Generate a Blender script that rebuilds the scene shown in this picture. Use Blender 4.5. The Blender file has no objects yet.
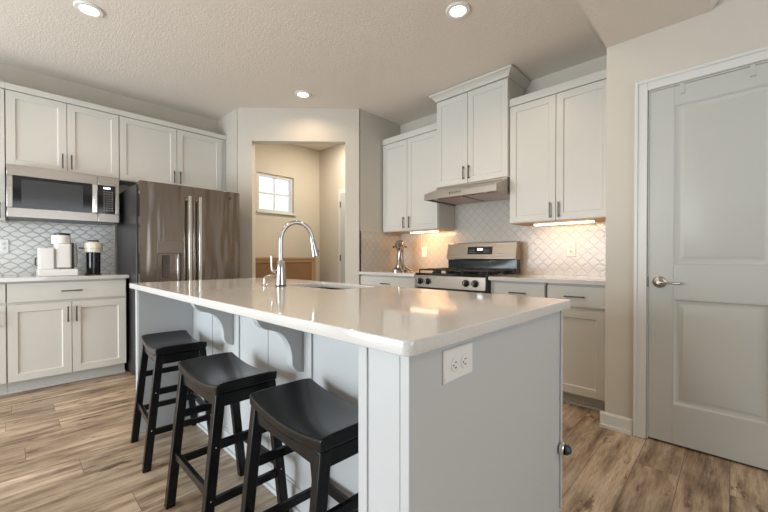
import bpy, bmesh, math, random
from mathutils import Vector, Matrix
random.seed(4)
S = bpy.context.scene
C = S.collection
PI = math.pi
# ------------------------------------------------------------------ camera, world, light, exposure
CAMZ = 1.0659
cd = bpy.data.cameras.new('camera')
cd.sensor_width = 36; cd.lens = 360.32/768*36
cd.shift_y = (261.42-256)/768
cd.clip_start = 0.02
cam = bpy.data.objects.new('camera', cd); C.objects.link(cam)
cam.location = (0, 0, CAMZ)
cam.rotation_euler = (PI/2-0.009, 0, math.radians(43.985)-PI/2)
S.camera = cam
S.view_settings.view_transform = 'Standard'
S.view_settings.look = 'None'
S.view_settings.gamma = 1
S.view_settings.use_curve_mapping = False
S.view_settings.exposure = 0.0
w = bpy.data.worlds.new('world'); S.world = w; w.use_nodes = True
bgn = w.node_tree.nodes['Background']
bgn.inputs[0].default_value = (0.80, 0.90, 1.0, 1); bgn.inputs[1].default_value = 2.2

def area(name, loc, target, sx, sy, power, col, spread=PI, shape='RECTANGLE'):
    l = bpy.data.lights.new(name, 'AREA'); l.shape = shape
    l.size = sx
    if shape in ('RECTANGLE', 'ELLIPSE'): l.size_y = sy
    l.energy = power; l.color = col; l.spread = spread
    o = bpy.data.objects.new(name, l); C.objects.link(o); o.location = loc
    o.rotation_euler = (Vector(target)-Vector(loc)).to_track_quat('-Z', 'Y').to_euler()
    return o
DAY = (0.86, 0.94, 1.0); WARM = (1.0, 0.74, 0.50)
# daylight at the window openings of the living area behind the camera
area('daylight_left', (-3.35, 2.6, 0.95), (0, 2.6, 0.95), 3.3, 1.75, 178, DAY)
area('daylight_back', (0.2, -3.95, 1.45), (0.2, 0, 1.2), 3.2, 1.9, 26, DAY)

# ------------------------------------------------------------------ materials
def mat(name, col=(0.8, 0.8, 0.8), rough=0.5, metal=0.0, emit=None, estr=0, aniso=0, coat=0, spec=None, trans=0):
    m = bpy.data.materials.new(name); m.use_nodes = True
    b = m.node_tree.nodes['Principled BSDF']
    b.inputs['Base Color'].default_value = (*col, 1)
    b.inputs['Roughness'].default_value = rough
    b.inputs['Metallic'].default_value = metal
    b.inputs['Anisotropic'].default_value = aniso
    b.inputs['Coat Weight'].default_value = coat
    b.inputs['Transmission Weight'].default_value = trans
    if spec is not None: b.inputs['Specular IOR Level'].default_value = spec
    if emit:
        b.inputs['Emission Color'].default_value = (*emit, 1); b.inputs['Emission Strength'].default_value = estr
    return m
def nodes(m): return m.node_tree.nodes, m.node_tree.links, m.node_tree.nodes['Principled BSDF']
def coords(m, scale=(1, 1, 1), loc=(0, 0, 0), rot=(0, 0, 0)):
    n, l, b = nodes(m)
    g = n.new('ShaderNodeNewGeometry'); mp = n.new('ShaderNodeMapping')
    l.new(g.outputs['Position'], mp.inputs[0])
    mp.inputs['Scale'].default_value = scale; mp.inputs['Location'].default_value = loc; mp.inputs['Rotation'].default_value = rot
    return mp.outputs[0]
def objcoords(m, scale):
    n, l, b = nodes(m)
    g = n.new('ShaderNodeTexCoord'); mp = n.new('ShaderNodeMapping')
    l.new(g.outputs['Object'], mp.inputs[0]); mp.inputs['Scale'].default_value = scale
    return mp.outputs[0]
def noise(m, vec, scale, detail=2, rough=.5):
    n, l, b = nodes(m); t = n.new('ShaderNodeTexNoise'); l.new(vec, t.inputs['Vector'])
    t.inputs['Scale'].default_value = scale; t.inputs['Detail'].default_value = detail; t.inputs['Roughness'].default_value = rough
    return t.outputs['Fac']
def ramp(m, fac, stops):
    n, l, b = nodes(m); r = n.new('ShaderNodeValToRGB'); l.new(fac, r.inputs[0])
    e = r.color_ramp.elements
    while len(e) < len(stops): e.new(0.5)
    for k, (p, c) in zip(e, stops): k.position = p; k.color = (*c, 1)
    return r.outputs[0]
def bump(m, h, strength, dist=0.01):
    n, l, b = nodes(m); k = n.new('ShaderNodeBump'); l.new(h, k.inputs['Height'])
    k.inputs['Strength'].default_value = strength; k.inputs['Distance'].default_value = dist
    l.new(k.outputs[0], b.inputs['Normal']); return k
def mth(m, op, a, b_=None):
    n, l, b = nodes(m); k = n.new('ShaderNodeMath'); k.operation = op
    for i, v in enumerate((a, b_)):
        if v is None: continue
        if isinstance(v, (int, float)): k.inputs[i].default_value = v
        else: l.new(v, k.inputs[i])
    return k.outputs[0]
def mix(m, fac, a, b_, mode='MIX'):
    n, l, b = nodes(m); k = n.new('ShaderNodeMix'); k.data_type = 'RGBA'; k.blend_type = mode
    for i, v in ((0, fac), (6, a), (7, b_)):
        if isinstance(v, (int, float)): k.inputs[i].default_value = v
        elif isinstance(v, tuple): k.inputs[i].default_value = (*v, 1)
        else: l.new(v, k.inputs[i])
    return k.outputs[2]

def paint(name, col, rough, bscale=60, bstr=0.02):
    m = mat(name, col, rough); v = coords(m)
    bump(m, noise(m, v, bscale, 3), bstr, 0.004); return m
M = {}
M['wall'] = paint('wall_paint', (0.56, 0.52, 0.45), 0.6, 90, 0.15)
M['ceiling'] = mat('ceiling_texture', (0.76, 0.70, 0.63), 0.8)
v = coords(M['ceiling']); bump(M['ceiling'], mth(M['ceiling'], 'POWER', noise(M['ceiling'], v, 70, 4, .6), 2.0), 0.34, 0.012)
M['cab'] = paint('cabinet_paint', (0.615, 0.605, 0.56), 0.33, 30, 0.02)
M['trim'] = paint('white_trim_paint', (0.63, 0.63, 0.60), 0.35, 30, 0.02)
M['door'] = mat('door_paint', (0.47, 0.475, 0.445), 0.4)
v = coords(M['door'], (1, 60, 3)); bump(M['door'], noise(M['door'], v, 4, 3), 0.06, 0.003)
M['island'] = paint('island_paint', (0.54, 0.555, 0.56), 0.35, 30, 0.02)
M['quartz'] = mat('white_quartz', (0.72, 0.69, 0.66), 0.07, spec=1.0)
v = coords(M['quartz']); n_, l_, b_ = nodes(M['quartz'])
l_.new(ramp(M['quartz'], noise(M['quartz'], v, 420, 2), [(0.35, (0.61, 0.60, 0.585)), (0.6, (0.68, 0.67, 0.655))]), b_.inputs['Base Color'])
# floor: wide planks running along X
m = M['floor'] = mat('oak_plank_floor', (0.4, 0.3, 0.2), 0.42)
n_, l_, b_ = nodes(m); v = coords(m)
br = n_.new('ShaderNodeTexBrick'); sxyz = n_.new('ShaderNodeSeparateXYZ'); l_.new(v, sxyz.inputs[0])
row = mth(m, 'FLOOR', mth(m, 'DIVIDE', sxyz.outputs[1], 0.178))
wn_ = n_.new('ShaderNodeTexWhiteNoise'); wn_.noise_dimensions = '1D'; l_.new(row, wn_.inputs['W'])
cxyz = n_.new('ShaderNodeCombineXYZ'); l_.new(mth(m, 'ADD', sxyz.outputs[0], mth(m, 'MULTIPLY', wn_.outputs['Value'], 1.22)), cxyz.inputs[0])
l_.new(sxyz.outputs[1], cxyz.inputs[1]); l_.new(cxyz.outputs[0], br.inputs['Vector'])
br.offset = 0.0; br.inputs['Scale'].default_value = 1
br.inputs['Brick Width'].default_value = 1.22; br.inputs['Row Height'].default_value = 0.178
br.inputs['Mortar Size'].default_value = 0.0012; br.inputs['Mortar Smooth'].default_value = 0.3
br.inputs['Color1'].default_value = (0, 0, 0, 1); br.inputs['Color2'].default_value = (1, 1, 1, 1); br.inputs['Mortar'].default_value = (0.5, 0.5, 0.5, 1)
# give each plank its own grain by pushing the noise with the plank tone
addv = n_.new('ShaderNodeVectorMath'); addv.operation = 'MULTIPLY_ADD'
l_.new(br.outputs['Color'], addv.inputs[0]); addv.inputs[1].default_value = (13, 7, 5); l_.new(v, addv.inputs[2])
mp = n_.new('ShaderNodeMapping'); l_.new(addv.outputs[0], mp.inputs[0]); mp.inputs['Scale'].default_value = (1.1, 7, 1)
g1 = noise(m, mp.outputs[0], 2.2, 7, .66)
mp2 = n_.new('ShaderNodeMapping'); l_.new(addv.outputs[0], mp2.inputs[0]); mp2.inputs['Scale'].default_value = (3, 60, 1)
g2 = noise(m, mp2.outputs[0], 3, 3, .6)
mp3 = n_.new('ShaderNodeMapping'); l_.new(addv.outputs[0], mp3.inputs[0]); mp3.inputs['Scale'].default_value = (2.2, 7, 1)
g3 = noise(m, mp3.outputs[0], 1.9, 5, .7)
base = ramp(m, g1, [(0.32, (0.14, 0.095, 0.063)), (0.44, (0.32, 0.24, 0.168)), (0.56, (0.50, 0.40, 0.295)), (0.72, (0.66, 0.56, 0.44))])
fine = ramp(m, g2, [(0.3, (0.72, 0.70, 0.68)), (0.6, (1, 1, 1))])
knots = ramp(m, g3, [(0.33, (0.20, 0.14, 0.10)), (0.40, (1, 1, 1))])
tone = ramp(m, br.outputs['Color'], [(0, (0.80, 0.78, 0.76)), (1, (1.14, 1.14, 1.14))])
c_ = mix(m, 1.0, base, fine, 'MULTIPLY'); c_ = mix(m, 1.0, c_, tone, 'MULTIPLY'); c_ = mix(m, 0.8, c_, knots, 'MULTIPLY')
c_ = mix(m, br.outputs['Fac'], c_, (0.10, 0.06, 0.035))
l_.new(c_, b_.inputs['Base Color'])
bump(m, mth(m, 'SUBTRACT', g2, mth(m, 'MULTIPLY', br.outputs['Fac'], 3)), 0.12, 0.003)

def tile(name, axis, e, grout, bs, pv=.080, col=(0.66, 0.65, 0.62)):
    m = mat(name, (0.7, 0.7, 0.68), 0.16, spec=0.6); n_, l_, b_ = nodes(m)
    g = n_.new('ShaderNodeNewGeometry'); sx = n_.new('ShaderNodeSeparateXYZ'); l_.new(g.outputs['Position'], sx.inputs[0])
    u = mth(m, 'DIVIDE', sx.outputs[axis], 0.094); vv = mth(m, 'DIVIDE', sx.outputs[2], pv)
    s = mth(m, 'ADD', u, vv); t = mth(m, 'SUBTRACT', u, vv)
    def line(a, b2):
        q = mth(m, 'SUBTRACT', a, mth(m, 'MULTIPLY', mth(m, 'SINE', mth(m, 'MULTIPLY', b2, 2*PI)), e))
        f = mth(m, 'FRACT', q); return mth(m, 'MINIMUM', f, mth(m, 'SUBTRACT', 1.0, f))
    d = mth(m, 'MINIMUM', line(s, t), line(t, s))
    k = ramp(m, d, [(0.022, (0, 0, 0)), (0.05, (1, 1, 1))])
    h = ramp(m, d, [(0.02, (0, 0, 0)), (0.14, (1, 1, 1))])
    l_.new(mix(m, k, grout, col), b_.inputs['Base Color'])
    bump(m, h, bs, 0.004)
    return m
M['tileL'] = tile('arabesque_tile_left', 0, -.058, (0.38, 0.375, 0.36), .5)
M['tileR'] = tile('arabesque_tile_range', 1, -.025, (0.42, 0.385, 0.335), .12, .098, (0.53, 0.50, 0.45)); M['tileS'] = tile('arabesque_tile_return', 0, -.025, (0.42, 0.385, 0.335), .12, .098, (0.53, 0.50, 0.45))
def steel(name, col, rough, horiz):
    m = mat(name, col, rough, 1.0)
    v = coords(m, (2, 2, 260) if horiz else (180, 180, 1.2)); n_, l_, b_ = nodes(m)
    f = noise(m, v, 1.0, 2)
    rr = n_.new('ShaderNodeMapRange'); l_.new(f, rr.inputs[0]); rr.inputs[3].default_value = rough*0.9; rr.inputs[4].default_value = rough*1.12
    l_.new(rr.outputs[0], b_.inputs['Roughness'])
    return m
M['steel'] = steel('brushed_steel', (0.41, 0.37, 0.325), 0.28, True)
M['steelF'] = steel('fridge_steel', (0.27, 0.225, 0.19), 0.17, False)
# slight waviness of the fridge sheet metal
n_, l_, b_ = nodes(M['steelF']); vv = coords(M['steelF'], (5, 5, .8)); bump(M['steelF'], noise(M['steelF'], vv, 1.5, 1), 0.6, 0.03)
M['steelH'] = mat('handle_steel', (0.72, 0.69, 0.65), 0.16, 1.0)
M['nickel'] = mat('satin_nickel', (0.46, 0.43, 0.39), 0.28, 1.0)
M['chrome'] = mat('faucet_metal', (0.50, 0.48, 0.46), 0.18, 1.0)
M['pull'] = mat('cabinet_pull', (0.11, 0.10, 0.09), 0.32, 1.0)
M['sink'] = mat('sink_steel', (0.5, 0.48, 0.45), 0.25, 1.0)
M['black'] = mat('black_plastic', (0.015, 0.015, 0.016), 0.3)
M['gloss'] = mat('black_glass', (0.012, 0.012, 0.014), 0.06)
M['glass2'] = mat('microwave_screen', (0.045, 0.048, 0.052), 0.12)
M['dark'] = mat('dark_grey_case', (0.028, 0.026, 0.027), 0.35)
M['iron'] = mat('cast_iron', (0.018, 0.015, 0.014), 0.5)
m = M['stool'] = mat('black_stool_paint', (0.008, 0.008, 0.009), 0.22, spec=0.25)
v = objcoords(m, (40, 4, 40)); bump(m, noise(m, v, 3, 4), 0.10, 0.002)
M['whitepl'] = mat('white_plastic', (0.80, 0.80, 0.78), 0.3)
M['cream'] = mat('cream_plastic', (0.78, 0.74, 0.62), 0.3)
M['grey'] = mat('grey_plastic', (0.35, 0.35, 0.34), 0.4)
M['slot'] = mat('socket_slot', (0.06, 0.06, 0.06), 0.5)
M['bulb'] = mat('lamp_diffuser', (1, 1, 1), 0.5, emit=(1.0, 0.86, 0.68), estr=9)
M['strip'] = mat('strip_diffuser', (1, 1, 1), 0.5, emit=(1.0, 0.80, 0.55), estr=4)
M['disp'] = mat('display_digits', (0.8, 0.9, 1), 0.5, emit=(0.8, 0.9, 1.0), estr=2.5)
M['key'] = mat('keypad_print', (0.35, 0.35, 0.36), 0.5)
M['teal'] = mat('dark_teal_rubber', (0.025, 0.045, 0.05), 0.35)
M['under'] = mat('wood_underside', (0.55, 0.33, 0.15), 0.5)
M['wood'] = mat('honey_wood', (0.40, 0.24, 0.11), 0.4)
m = M['rattan'] = mat('woven_rattan', (0.40, 0.2, 0.07), 0.6)
n_, l_, b_ = nodes(m); v = coords(m, (1, 1, 1)); wv = n_.new('ShaderNodeTexWave'); l_.new(v, wv.inputs[0]); wv.inputs['Scale'].default_value = 22; wv.bands_direction = 'X'
wv2 = n_.new('ShaderNodeTexWave'); l_.new(v, wv2.inputs[0]); wv2.inputs['Scale'].default_value = 30; wv2.bands_direction = 'Z'
ww = mth(m, 'MULTIPLY', wv.outputs['Fac'], wv2.outputs['Fac'])
l_.new(ramp(m, ww, [(0.05, (0.10, 0.045, 0.018)), (0.45, (0.46, 0.26, 0.11))]), b_.inputs['Base Color']); bump(m, ww, 0.4, 0.004)
M['siding'] = mat('white_siding', (0.75, 0.77, 0.8), 0.6)
n_, l_, b_ = nodes(M['siding']); v = coords(M['siding']); sz = n_.new('ShaderNodeSeparateXYZ'); l_.new(v, sz.inputs[0])
fr = mth(M['siding'], 'FRACT', mth(M['siding'], 'DIVIDE', sz.outputs[2], 0.16))
l_.new(ramp(M['siding'], fr, [(0.0, (0.30, 0.33, 0.36)), (0.12, (0.75, 0.77, 0.8))]), b_.inputs['Base Color']); bump(M['siding'], fr, 1, 0.02)
m = M['glass'] = bpy.data.materials.new('window_glass'); m.use_nodes = True
nt = m.node_tree; nt.nodes.remove(nt.nodes['Principled BSDF'])
tr = nt.nodes.new('ShaderNodeBsdfTransparent'); gl = nt.nodes.new('ShaderNodeBsdfGlossy'); gl.inputs['Roughness'].default_value = 0.02
mx = nt.nodes.new('ShaderNodeMixShader'); mx.inputs[0].default_value = 0.06
nt.links.new(tr.outputs[0], mx.inputs[1]); nt.links.new(gl.outputs[0], mx.inputs[2]); nt.links.new(mx.outputs[0], nt.nodes['Material Output'].inputs[0])

# ------------------------------------------------------------------ helpers
class MB:
    """collects shapes into one mesh; map turns (u, v, n) into world."""
    def __init__(s, mp=None): s.bm = bmesh.new(); s.mp = mp or (lambda u, v, n: (u, v, n))
    def V(s, p): return s.bm.verts.new(s.mp(*p))
    def box(s, u0, u1, v0, v1, n0, n1):
        P = [s.V((u, v, n)) for u in (u0, u1) for v in (v0, v1) for n in (n0, n1)]
        for f in ((0, 1, 3, 2), (4, 6, 7, 5), (0, 4, 5, 1), (2, 3, 7, 6), (0, 2, 6, 4), (1, 5, 7, 3)):
            s.bm.faces.new([P[i] for i in f])
        return s
    def loft(s, rings, cap0=True, cap1=True):
        R = [[s.V(p) for p in r] for r in rings]; n = len(R[0])
        for a, b in zip(R, R[1:]):
            for i in range(n): s.bm.faces.new((a[i], a[(i+1) % n], b[(i+1) % n], b[i]))
        if cap0: s.bm.faces.new(R[0])
        if cap1: s.bm.faces.new(list(reversed(R[-1])))
        return s
    def prism(s, pts, a, b, ax):   # polygon pts extruded along axis ax from a to b
        def mk(p, t):
            return {0: (t, p[0], p[1]), 1: (p[0], t, p[1]), 2: (p[0], p[1], t)}[ax]
        return s.loft([[mk(p, a) for p in pts], [mk(p, b) for p in pts]])
    def lathe(s, c, prof, axis=(0, 0, 1), seg=24):   # prof: (radius, distance along axis)
        q = Vector((0, 0, 1)).rotation_difference(Vector(axis).normalized()); c = Vector(c); rings = []
        for r, z in prof:
            rings.append([tuple(c+q @ Vector((max(r, 1e-4)*math.cos(2*PI*i/seg), max(r, 1e-4)*math.sin(2*PI*i/seg), z))) for i in range(seg)])
        return s.loft(rings)
    def tube(s, pts, rad, seg=14):
        pts = [Vector(p) for p in pts]; rings = []; prev = None
        for i, p in enumerate(pts):
            t = (pts[min(i+1, len(pts)-1)]-pts[max(i-1, 0)]).normalized()
            if prev is None:
                a = Vector((0, 0, 1)) if abs(t.z) < .9 else Vector((1, 0, 0)); prev = t.cross(a).normalized()
            prev = (prev-t*prev.dot(t)).normalized(); b = t.cross(prev)
            r = rad[i] if isinstance(rad, (list, tuple)) else rad
            rings.append([tuple(p+(prev*math.cos(2*PI*k/seg)+b*math.sin(2*PI*k/seg))*r) for k in range(seg)])
        return s.loft(rings)
    def beam(s, a, b, wx, wy, up=(0, 0, 1)):   # rectangular bar from a to b whose ends are horizontal quads
        a, b = Vector(a), Vector(b)
        return s.loft([[(p.x+i*wx/2, p.y+j*wy/2, p.z) for i, j in ((-1, -1), (1, -1), (1, 1), (-1, 1))] for p in (a, b)])
def wl(o):
    p = Vector((0, 0, 0))
    while o: p += o.location; o = o.parent
    return p
def obj(name, mb, m, parent=None, bevel=0.0, seg=2, smooth=False, loc=None, label=None):
    bm = mb.bm; off = wl(parent) if parent else Vector(loc or (0, 0, 0))
    if not parent and loc is None:
        xs = [v.co for v in bm.verts]
        off = Vector(((min(c.x for c in xs)+max(c.x for c in xs))/2, (min(c.y for c in xs)+max(c.y for c in xs))/2, min(c.z for c in xs)))
    bmesh.ops.translate(bm, verts=bm.verts, vec=-off)
    bmesh.ops.recalc_face_normals(bm, faces=bm.faces)
    me = bpy.data.meshes.new(name); bm.to_mesh(me); bm.free()
    o = bpy.data.objects.new(name, me); C.objects.link(o); me.materials.append(m)
    if parent: o.parent = parent
    else: o.location = off
    if bevel:
        k = o.modifiers.new('bevel', 'BEVEL'); k.width = bevel; k.segments = seg; k.limit_method = 'ANGLE'; k.angle_limit = 0.6
        k.harden_normals = False
    if smooth or bevel:
        for p in me.polygons: p.use_smooth = True
        bm2 = bmesh.new(); bm2.from_mesh(me)
        for e in bm2.edges:
            if len(e.link_faces) == 2 and e.calc_face_angle() > 0.6: e.smooth = False
        bm2.to_mesh(me); bm2.free()
    if label: o['label'] = label
    return o
def tag(o, label=None, cat=None, group=None, kind=None):
    if label: o['label'] = label
    if cat: o['category'] = cat
    if group: o['group'] = group
    if kind: o['kind'] = kind
    return o
def thing(name, loc, label, cat, group=None, kind=None):
    o = bpy.data.objects.new(name, None); C.objects.link(o); o.location = loc; o.empty_display_size = 0.05
    return tag(o, label, cat, group, kind)
def struct(name, mb, m, parent=None, **k):
    o = obj(name, mb, m, parent, **k)
    if not parent: o['kind'] = 'structure'
    return o
def rrect(x0, x1, y0, y1, r, z, seg=6):
    out = []
    for cx, cy, a0 in ((x1-r, y1-r, 0), (x0+r, y1-r, PI/2), (x0+r, y0+r, PI), (x1-r, y0+r, 1.5*PI)):
        for i in range(seg+1):
            a = a0+PI/2*i/seg; out.append((cx+r*math.cos(a), cy+r*math.sin(a), z))
    return out
def copy_tree(o, parent=None):
    c = o.copy(); C.objects.link(c); c.parent = parent
    for ch in list(o.children): copy_tree(ch, c)
    return c

# ------------------------------------------------------------------ room planes
WY, WX, XD, CH = 4.573, 3.457, 2.606, 2.76
PX, PY = 1.78, 3.047          # pantry bump-out: side wall X, side wall Y
A0 = Vector((1.78, 4.004)); A1 = Vector((2.749, 3.047))
BX, BY = -3.4, -4.0           # far walls of the living area behind the camera

struct('floor', MB().box(BX-.1, WX+.15, BY-.1, WY+.3, -0.1, 0), M['floor'], loc=(0, 0, 0))
# ceiling: flat over the kitchen, and sloping up from the header beyond the door
struct('ceiling', MB().box(BX-.1, WX+.13, -.16, WY+.26, CH, CH+.1), M['ceiling'], loc=(0, 0, 0))
struct('ceiling', MB().box(BX-.1, WX+.12, BY-.1, -.165, CH, CH+.1), M['ceiling'], loc=(0, 0, 0))
struct('ceiling_header', MB().prism([(0.573, 2.385), (0.087, 2.385), (-0.155, CH-.001), (0.573, CH-.001)], BX+.001, XD-.001, 0), M['ceiling'], loc=(0, 0, 0))

# left wall (cabinets, fridge) with the pantry window cut into it
PW = 4.70; WX0, WX1, WZ0, WZ1 = 2.369, 2.934, 1.718, 2.257
T = .12; PWX = 3.40
q = MB()
q.box(BX-.12, PX+.11, WY, WY+T+.127, 0, CH)
struct('wall_left', q, M['wall'], loc=(0, 0, 0))
q = MB()
q.box(PX+.111, WX0, PW, PW+T, 0, CH); q.box(WX1, WX+T, PW, PW+T, 0, CH)
q.box(WX0, WX1, PW, PW+T, 0, WZ0); q.box(WX0, WX1, PW, PW+T, WZ1, CH)
struct('wall_pantry_back', q, M['wall'], loc=(0, 0, 0))
struct('wall_pantry_side', MB().box(PWX, WX+T, PY+.111, PW-.001, 0, CH-.001), M['wall'], loc=(0, 0, 0))
# range wall
struct('wall_right', MB().box(WX, WX+T, 0.47, PY+.110, 0, CH-.001), M['wall'], loc=(0, 0, 0))
# pantry: side wall by the fridge, angled wall with the cased opening, side wall by the range cabinets
struct('wall_fridge_side', MB().box(PX, PX+.11, A0.y+.02, WY-.001, 0, CH-.001), M['wall'], loc=(0, 0, 0))
struct('wall_range_side', MB().box(A1.x+.02, WX-.001, PY, PY+.11, 0, CH-.001), M['wall'], loc=(0, 0, 0))
d = (A1-A0); L = d.length; du = d/L; dn = Vector((-du.y, du.x))   # dn points into the pantry
def am(u, v, n): return (A0.x+du.x*u+dn.x*n, A0.y+du.y*u+dn.y*n, v)
O0, O1, OZ = 0.158, L-0.157, 2.385
q = MB(am)
q.loft([[(0, v, 0), (O0, v, 0), (O0, v, .11), (-0.02, v, .11)] for v in (0, CH-.001)])
q.loft([[(O1, v, 0), (L, v, 0), (L+.02, v, .11), (O1, v, .11)] for v in (0, CH-.001)])
q.box(O0, O1, OZ, CH-.001, 0, .11)
struct('wall_pantry_angle', q, M['wall'], loc=(0, 0, 0))
# door wall (closet in front of the range wall)
DY0, DY1, DZ = -0.262, 0.358, 2.045
q = MB()
q.box(XD, XD+.11, DY1, 0.573, 0, CH-.001); q.box(XD, XD+.11, BY, DY0, 0, CH-.001); q.box(XD, XD+.11, DY0, DY1, DZ, CH-.001)
q.box(XD+.11, WX-.001, 0.463, 0.573, 0, CH-.001)
struct('wall_door', q, M['wall'], loc=(0, 0, 0))
struct('wall_closet_back', MB().box(WX, WX+T, BY, 0.469, 0, CH), M['wall'], loc=(0, 0, 0))
# living area walls behind the camera with their window openings
q = MB(); q.box(BX-T, BX, BY-T, .85, 0, CH); q.box(BX-T, BX, 4.25, WY-.001, 0, CH); q.box(BX-T, BX, .85, 4.25, 0, .05); q.box(BX-T, BX, .85, 4.25, 2.25, CH)
struct('wall_living', q, M['wall'], loc=(0, 0, 0))
q = MB(); q.box(BX+.001, -1.5, BY-T, BY, 0, CH); q.box(1.9, WX, BY-T, BY, 0, CH); q.box(-1.5, 1.9, BY-T, BY, 0, .45); q.box(-1.5, 1.9, BY-T, BY, 2.45, CH)
struct('wall_back', q, M['wall'], loc=(0, 0, 0))

# baseboards
def baseboard(name, p, n, u0, u1, end=0):   # p: mapping
    q = MB(p); q.box(u0, u1, 0.0, .082, .001, .013); q.box(u0, u1, 0.0, .020, .013, .026)
    q.prism([(0.082, 0.001), (0.082, 0.013), (0.095, 0.006), (0.095, 0.001)], u0, u1, 0)
    return struct(name, q, M['trim'], loc=(0, 0, 0))
mapD = lambda u, v, n: (XD-n, u, v)
baseboard('baseboard_door', mapD, 0, 0.424, 0.597)
baseboard('baseboard_door', mapD, 0, -3.9, -0.33)
baseboard('baseboard_left', lambda u, v, n: (u, WY-n, v), 0, -3.3, -0.66)
baseboard('baseboard_pantry', lambda u, v, n: (u, PW-n, v), 0, 1.9, PWX-.03)
# door casing
q = MB(mapD)
for (a, b, c, d_) in ((DY1+.002, DY1+.064, 0, DZ+.064), (DY0-.064, DY0-.002, 0, DZ+.064)):
    q.box(a, b, c, d_, .001, .014)
q.box(DY1+.046, DY1+.064, 0, DZ+.064, .014, .021); q.box(DY0-.064, DY0-.046, 0, DZ+.064, .014, .021)
q.box(DY0-.002, DY1+.002, DZ+.002, DZ+.064, .001, .014); q.box(DY0-.046, DY1+.046, DZ+.046, DZ+.064, .014, .021)
q.box(DY1-.0065, DY1-.001, 0, DZ-.001, -.10, .001); q.box(DY0+.001, DY0+.0065, 0, DZ-.001, -.10, .001); q.box(DY0+.0065, DY1-.0065, DZ-.007, DZ-.001, -.10, .001)
struct('trim_1', q, M['trim'], loc=(0, 0, 0), bevel=.0025)

# ------------------------------------------------------------------ door with two raised panels
dr = thing('door_1', (XD+.02, 0.05, 0.012), None, None, kind='structure')
D0, D1, DT = DY0+.008, DY1-.008, DZ-.010
def paneldoor(mp, u0, u1, v0, v1, panels):
    q = MB(mp); T_ = .036
    us = panels[0][0], panels[0][1]
    q.box(u0, us[0], v0, v1, -T_, 0); q.box(us[1], u1, v0, v1, -T_, 0)
    zs = [v0]+[z for p in panels for z in (p[2], p[3])]+[v1]
    for i in range(0, len(zs), 2): q.box(us[0], us[1], zs[i], zs[i+1], -T_, 0)
    for a, b, c, e in panels:
        def r(k, n): return [(a+k, c+k, n), (b-k, c+k, n), (b-k, e-k, n), (a+k, e-k, n)]
        q.loft([r(0, -T_), r(0, 0), r(.003, 0), r(.010, -.007), r(.018, -.010), r(.030, -.010), r(.044, -.003)])
    return q
slab = obj('door_slab', paneldoor(mapD, D0, D1, .012, DT, [(D0+.112, D1-.112, .235, .835), (D0+.112, D1-.112, 1.03, 1.93)]), M['door'], dr, bevel=.0015)
HY, HZ = 0.300, 0.928
hd = obj('door_handle', MB().lathe((XD-.0005, HY, HZ), [(.033, 0), (.033, .004), (.028, .010), (.014, .014), (.013, .045), (.010, .05)], (-1, 0, 0), 28), M['nickel'], dr, smooth=True, label='satin nickel lever handle')
lev = [(XD-.043, HY, HZ), (XD-.046, HY-.02, HZ-.001), (XD-.044, HY-.05, HZ-.002), (XD-.044, HY-.075, HZ-.003), (XD-.045, HY-.098, HZ-.002), (XD-.045, HY-.102, HZ-.002)]
obj('lever', MB().tube(lev, [.009, .008, .0055, .007, .0085, .004]), M['nickel'], hd, smooth=True)
obj('latch_plate', MB(mapD).box(D1+.001, D1+.0085, HZ-.03, HZ+.03, .0015, .0025), M['pull'], dr)
# hooks over the top of the door
for y, lab in ((.205, 'white over-door hook at the top of the door, nearer the handle'), (-.071, 'white over-door hook at the top of the door, farther right, by the frame edge')):
    q = MB(mapD); q.box(y-.011, y+.011, DT-.052, DT+.004, .001, .003); q.box(y-.011, y+.011, DT+.002, DT+.004, -.037, .001)
    q.box(y-.011, y+.011, DT-.052, DT-.049, .003, .010)
    tag(obj('over_door_hook', q, M['door']), lab, 'hook', 'hooks over the closet door')

# ------------------------------------------------------------------ pantry window, neighbour, pantry door, sideboard
wn = thing('window_1', ((WX0+WX1)/2, PW, WZ0), None, None, kind='structure')
mapL = lambda yf: (lambda u, v, n: (u, yf-n, v))
q = MB(mapL(PW))
q.box(WX0+.001, WX0+.035, WZ0+.001, WZ1-.001, -.10, -.03); q.box(WX1-.035, WX1-.001, WZ0+.001, WZ1-.001, -.10, -.03)
q.box(WX0+.035, WX1-.035, WZ1-.04, WZ1-.001, -.10, -.03); q.box(WX0+.035, WX1-.035, WZ0+.001, WZ0+.04, -.10, -.03)
obj('window_frame', q, M['trim'], wn, bevel=.002)
q = MB(mapL(PW)); mxx = (WX0+WX1)/2; mz = (WZ0+WZ1)/2
q.box(mxx-.009, mxx+.009, WZ0+.041, WZ1-.041, -.075, -.055); q.box(WX0+.036, WX1-.036, mz-.012, mz+.012, -.0748, -.0552)
obj('muntin', q, M['trim'], wn)
obj('window_pane', MB(mapL(PW)).box(WX0+.036, WX1-.036, WZ0+.041, WZ1-.041, -.067, -.064), M['glass'], wn)
obj('window_sill', MB(mapL(PW)).box(WX0-.03, WX1+.03, WZ0-.022, WZ0+.001, -.029, .03), M['trim'], wn, bevel=.003)
tag(obj('neighbour_house', MB().box(0.5, 9, 8.5, 8.7, -1, 6), M['siding']), 'white siding wall seen through the small pantry window', 'house')
d2 = thing('door_2', (PWX, 3.85, 0), None, None, kind='structure')
mapR = lambda xf: (lambda u, v, n: (xf-n, u, v))
obj('door_slab', paneldoor(mapR(PWX-.034), 3.41, 4.135, .012, 2.015, [(3.53, 4.02, .24, .85), (3.53, 4.02, 1.03, 1.92)]), M['door'], d2)
q = MB(mapR(PWX)); q.box(4.142, 4.205, 0, 2.083, .001, .022); q.box(3.34, 3.403, 0, 2.083, .001, .022); q.box(3.403, 4.142, 2.021, 2.083, .001, .022)
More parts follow.
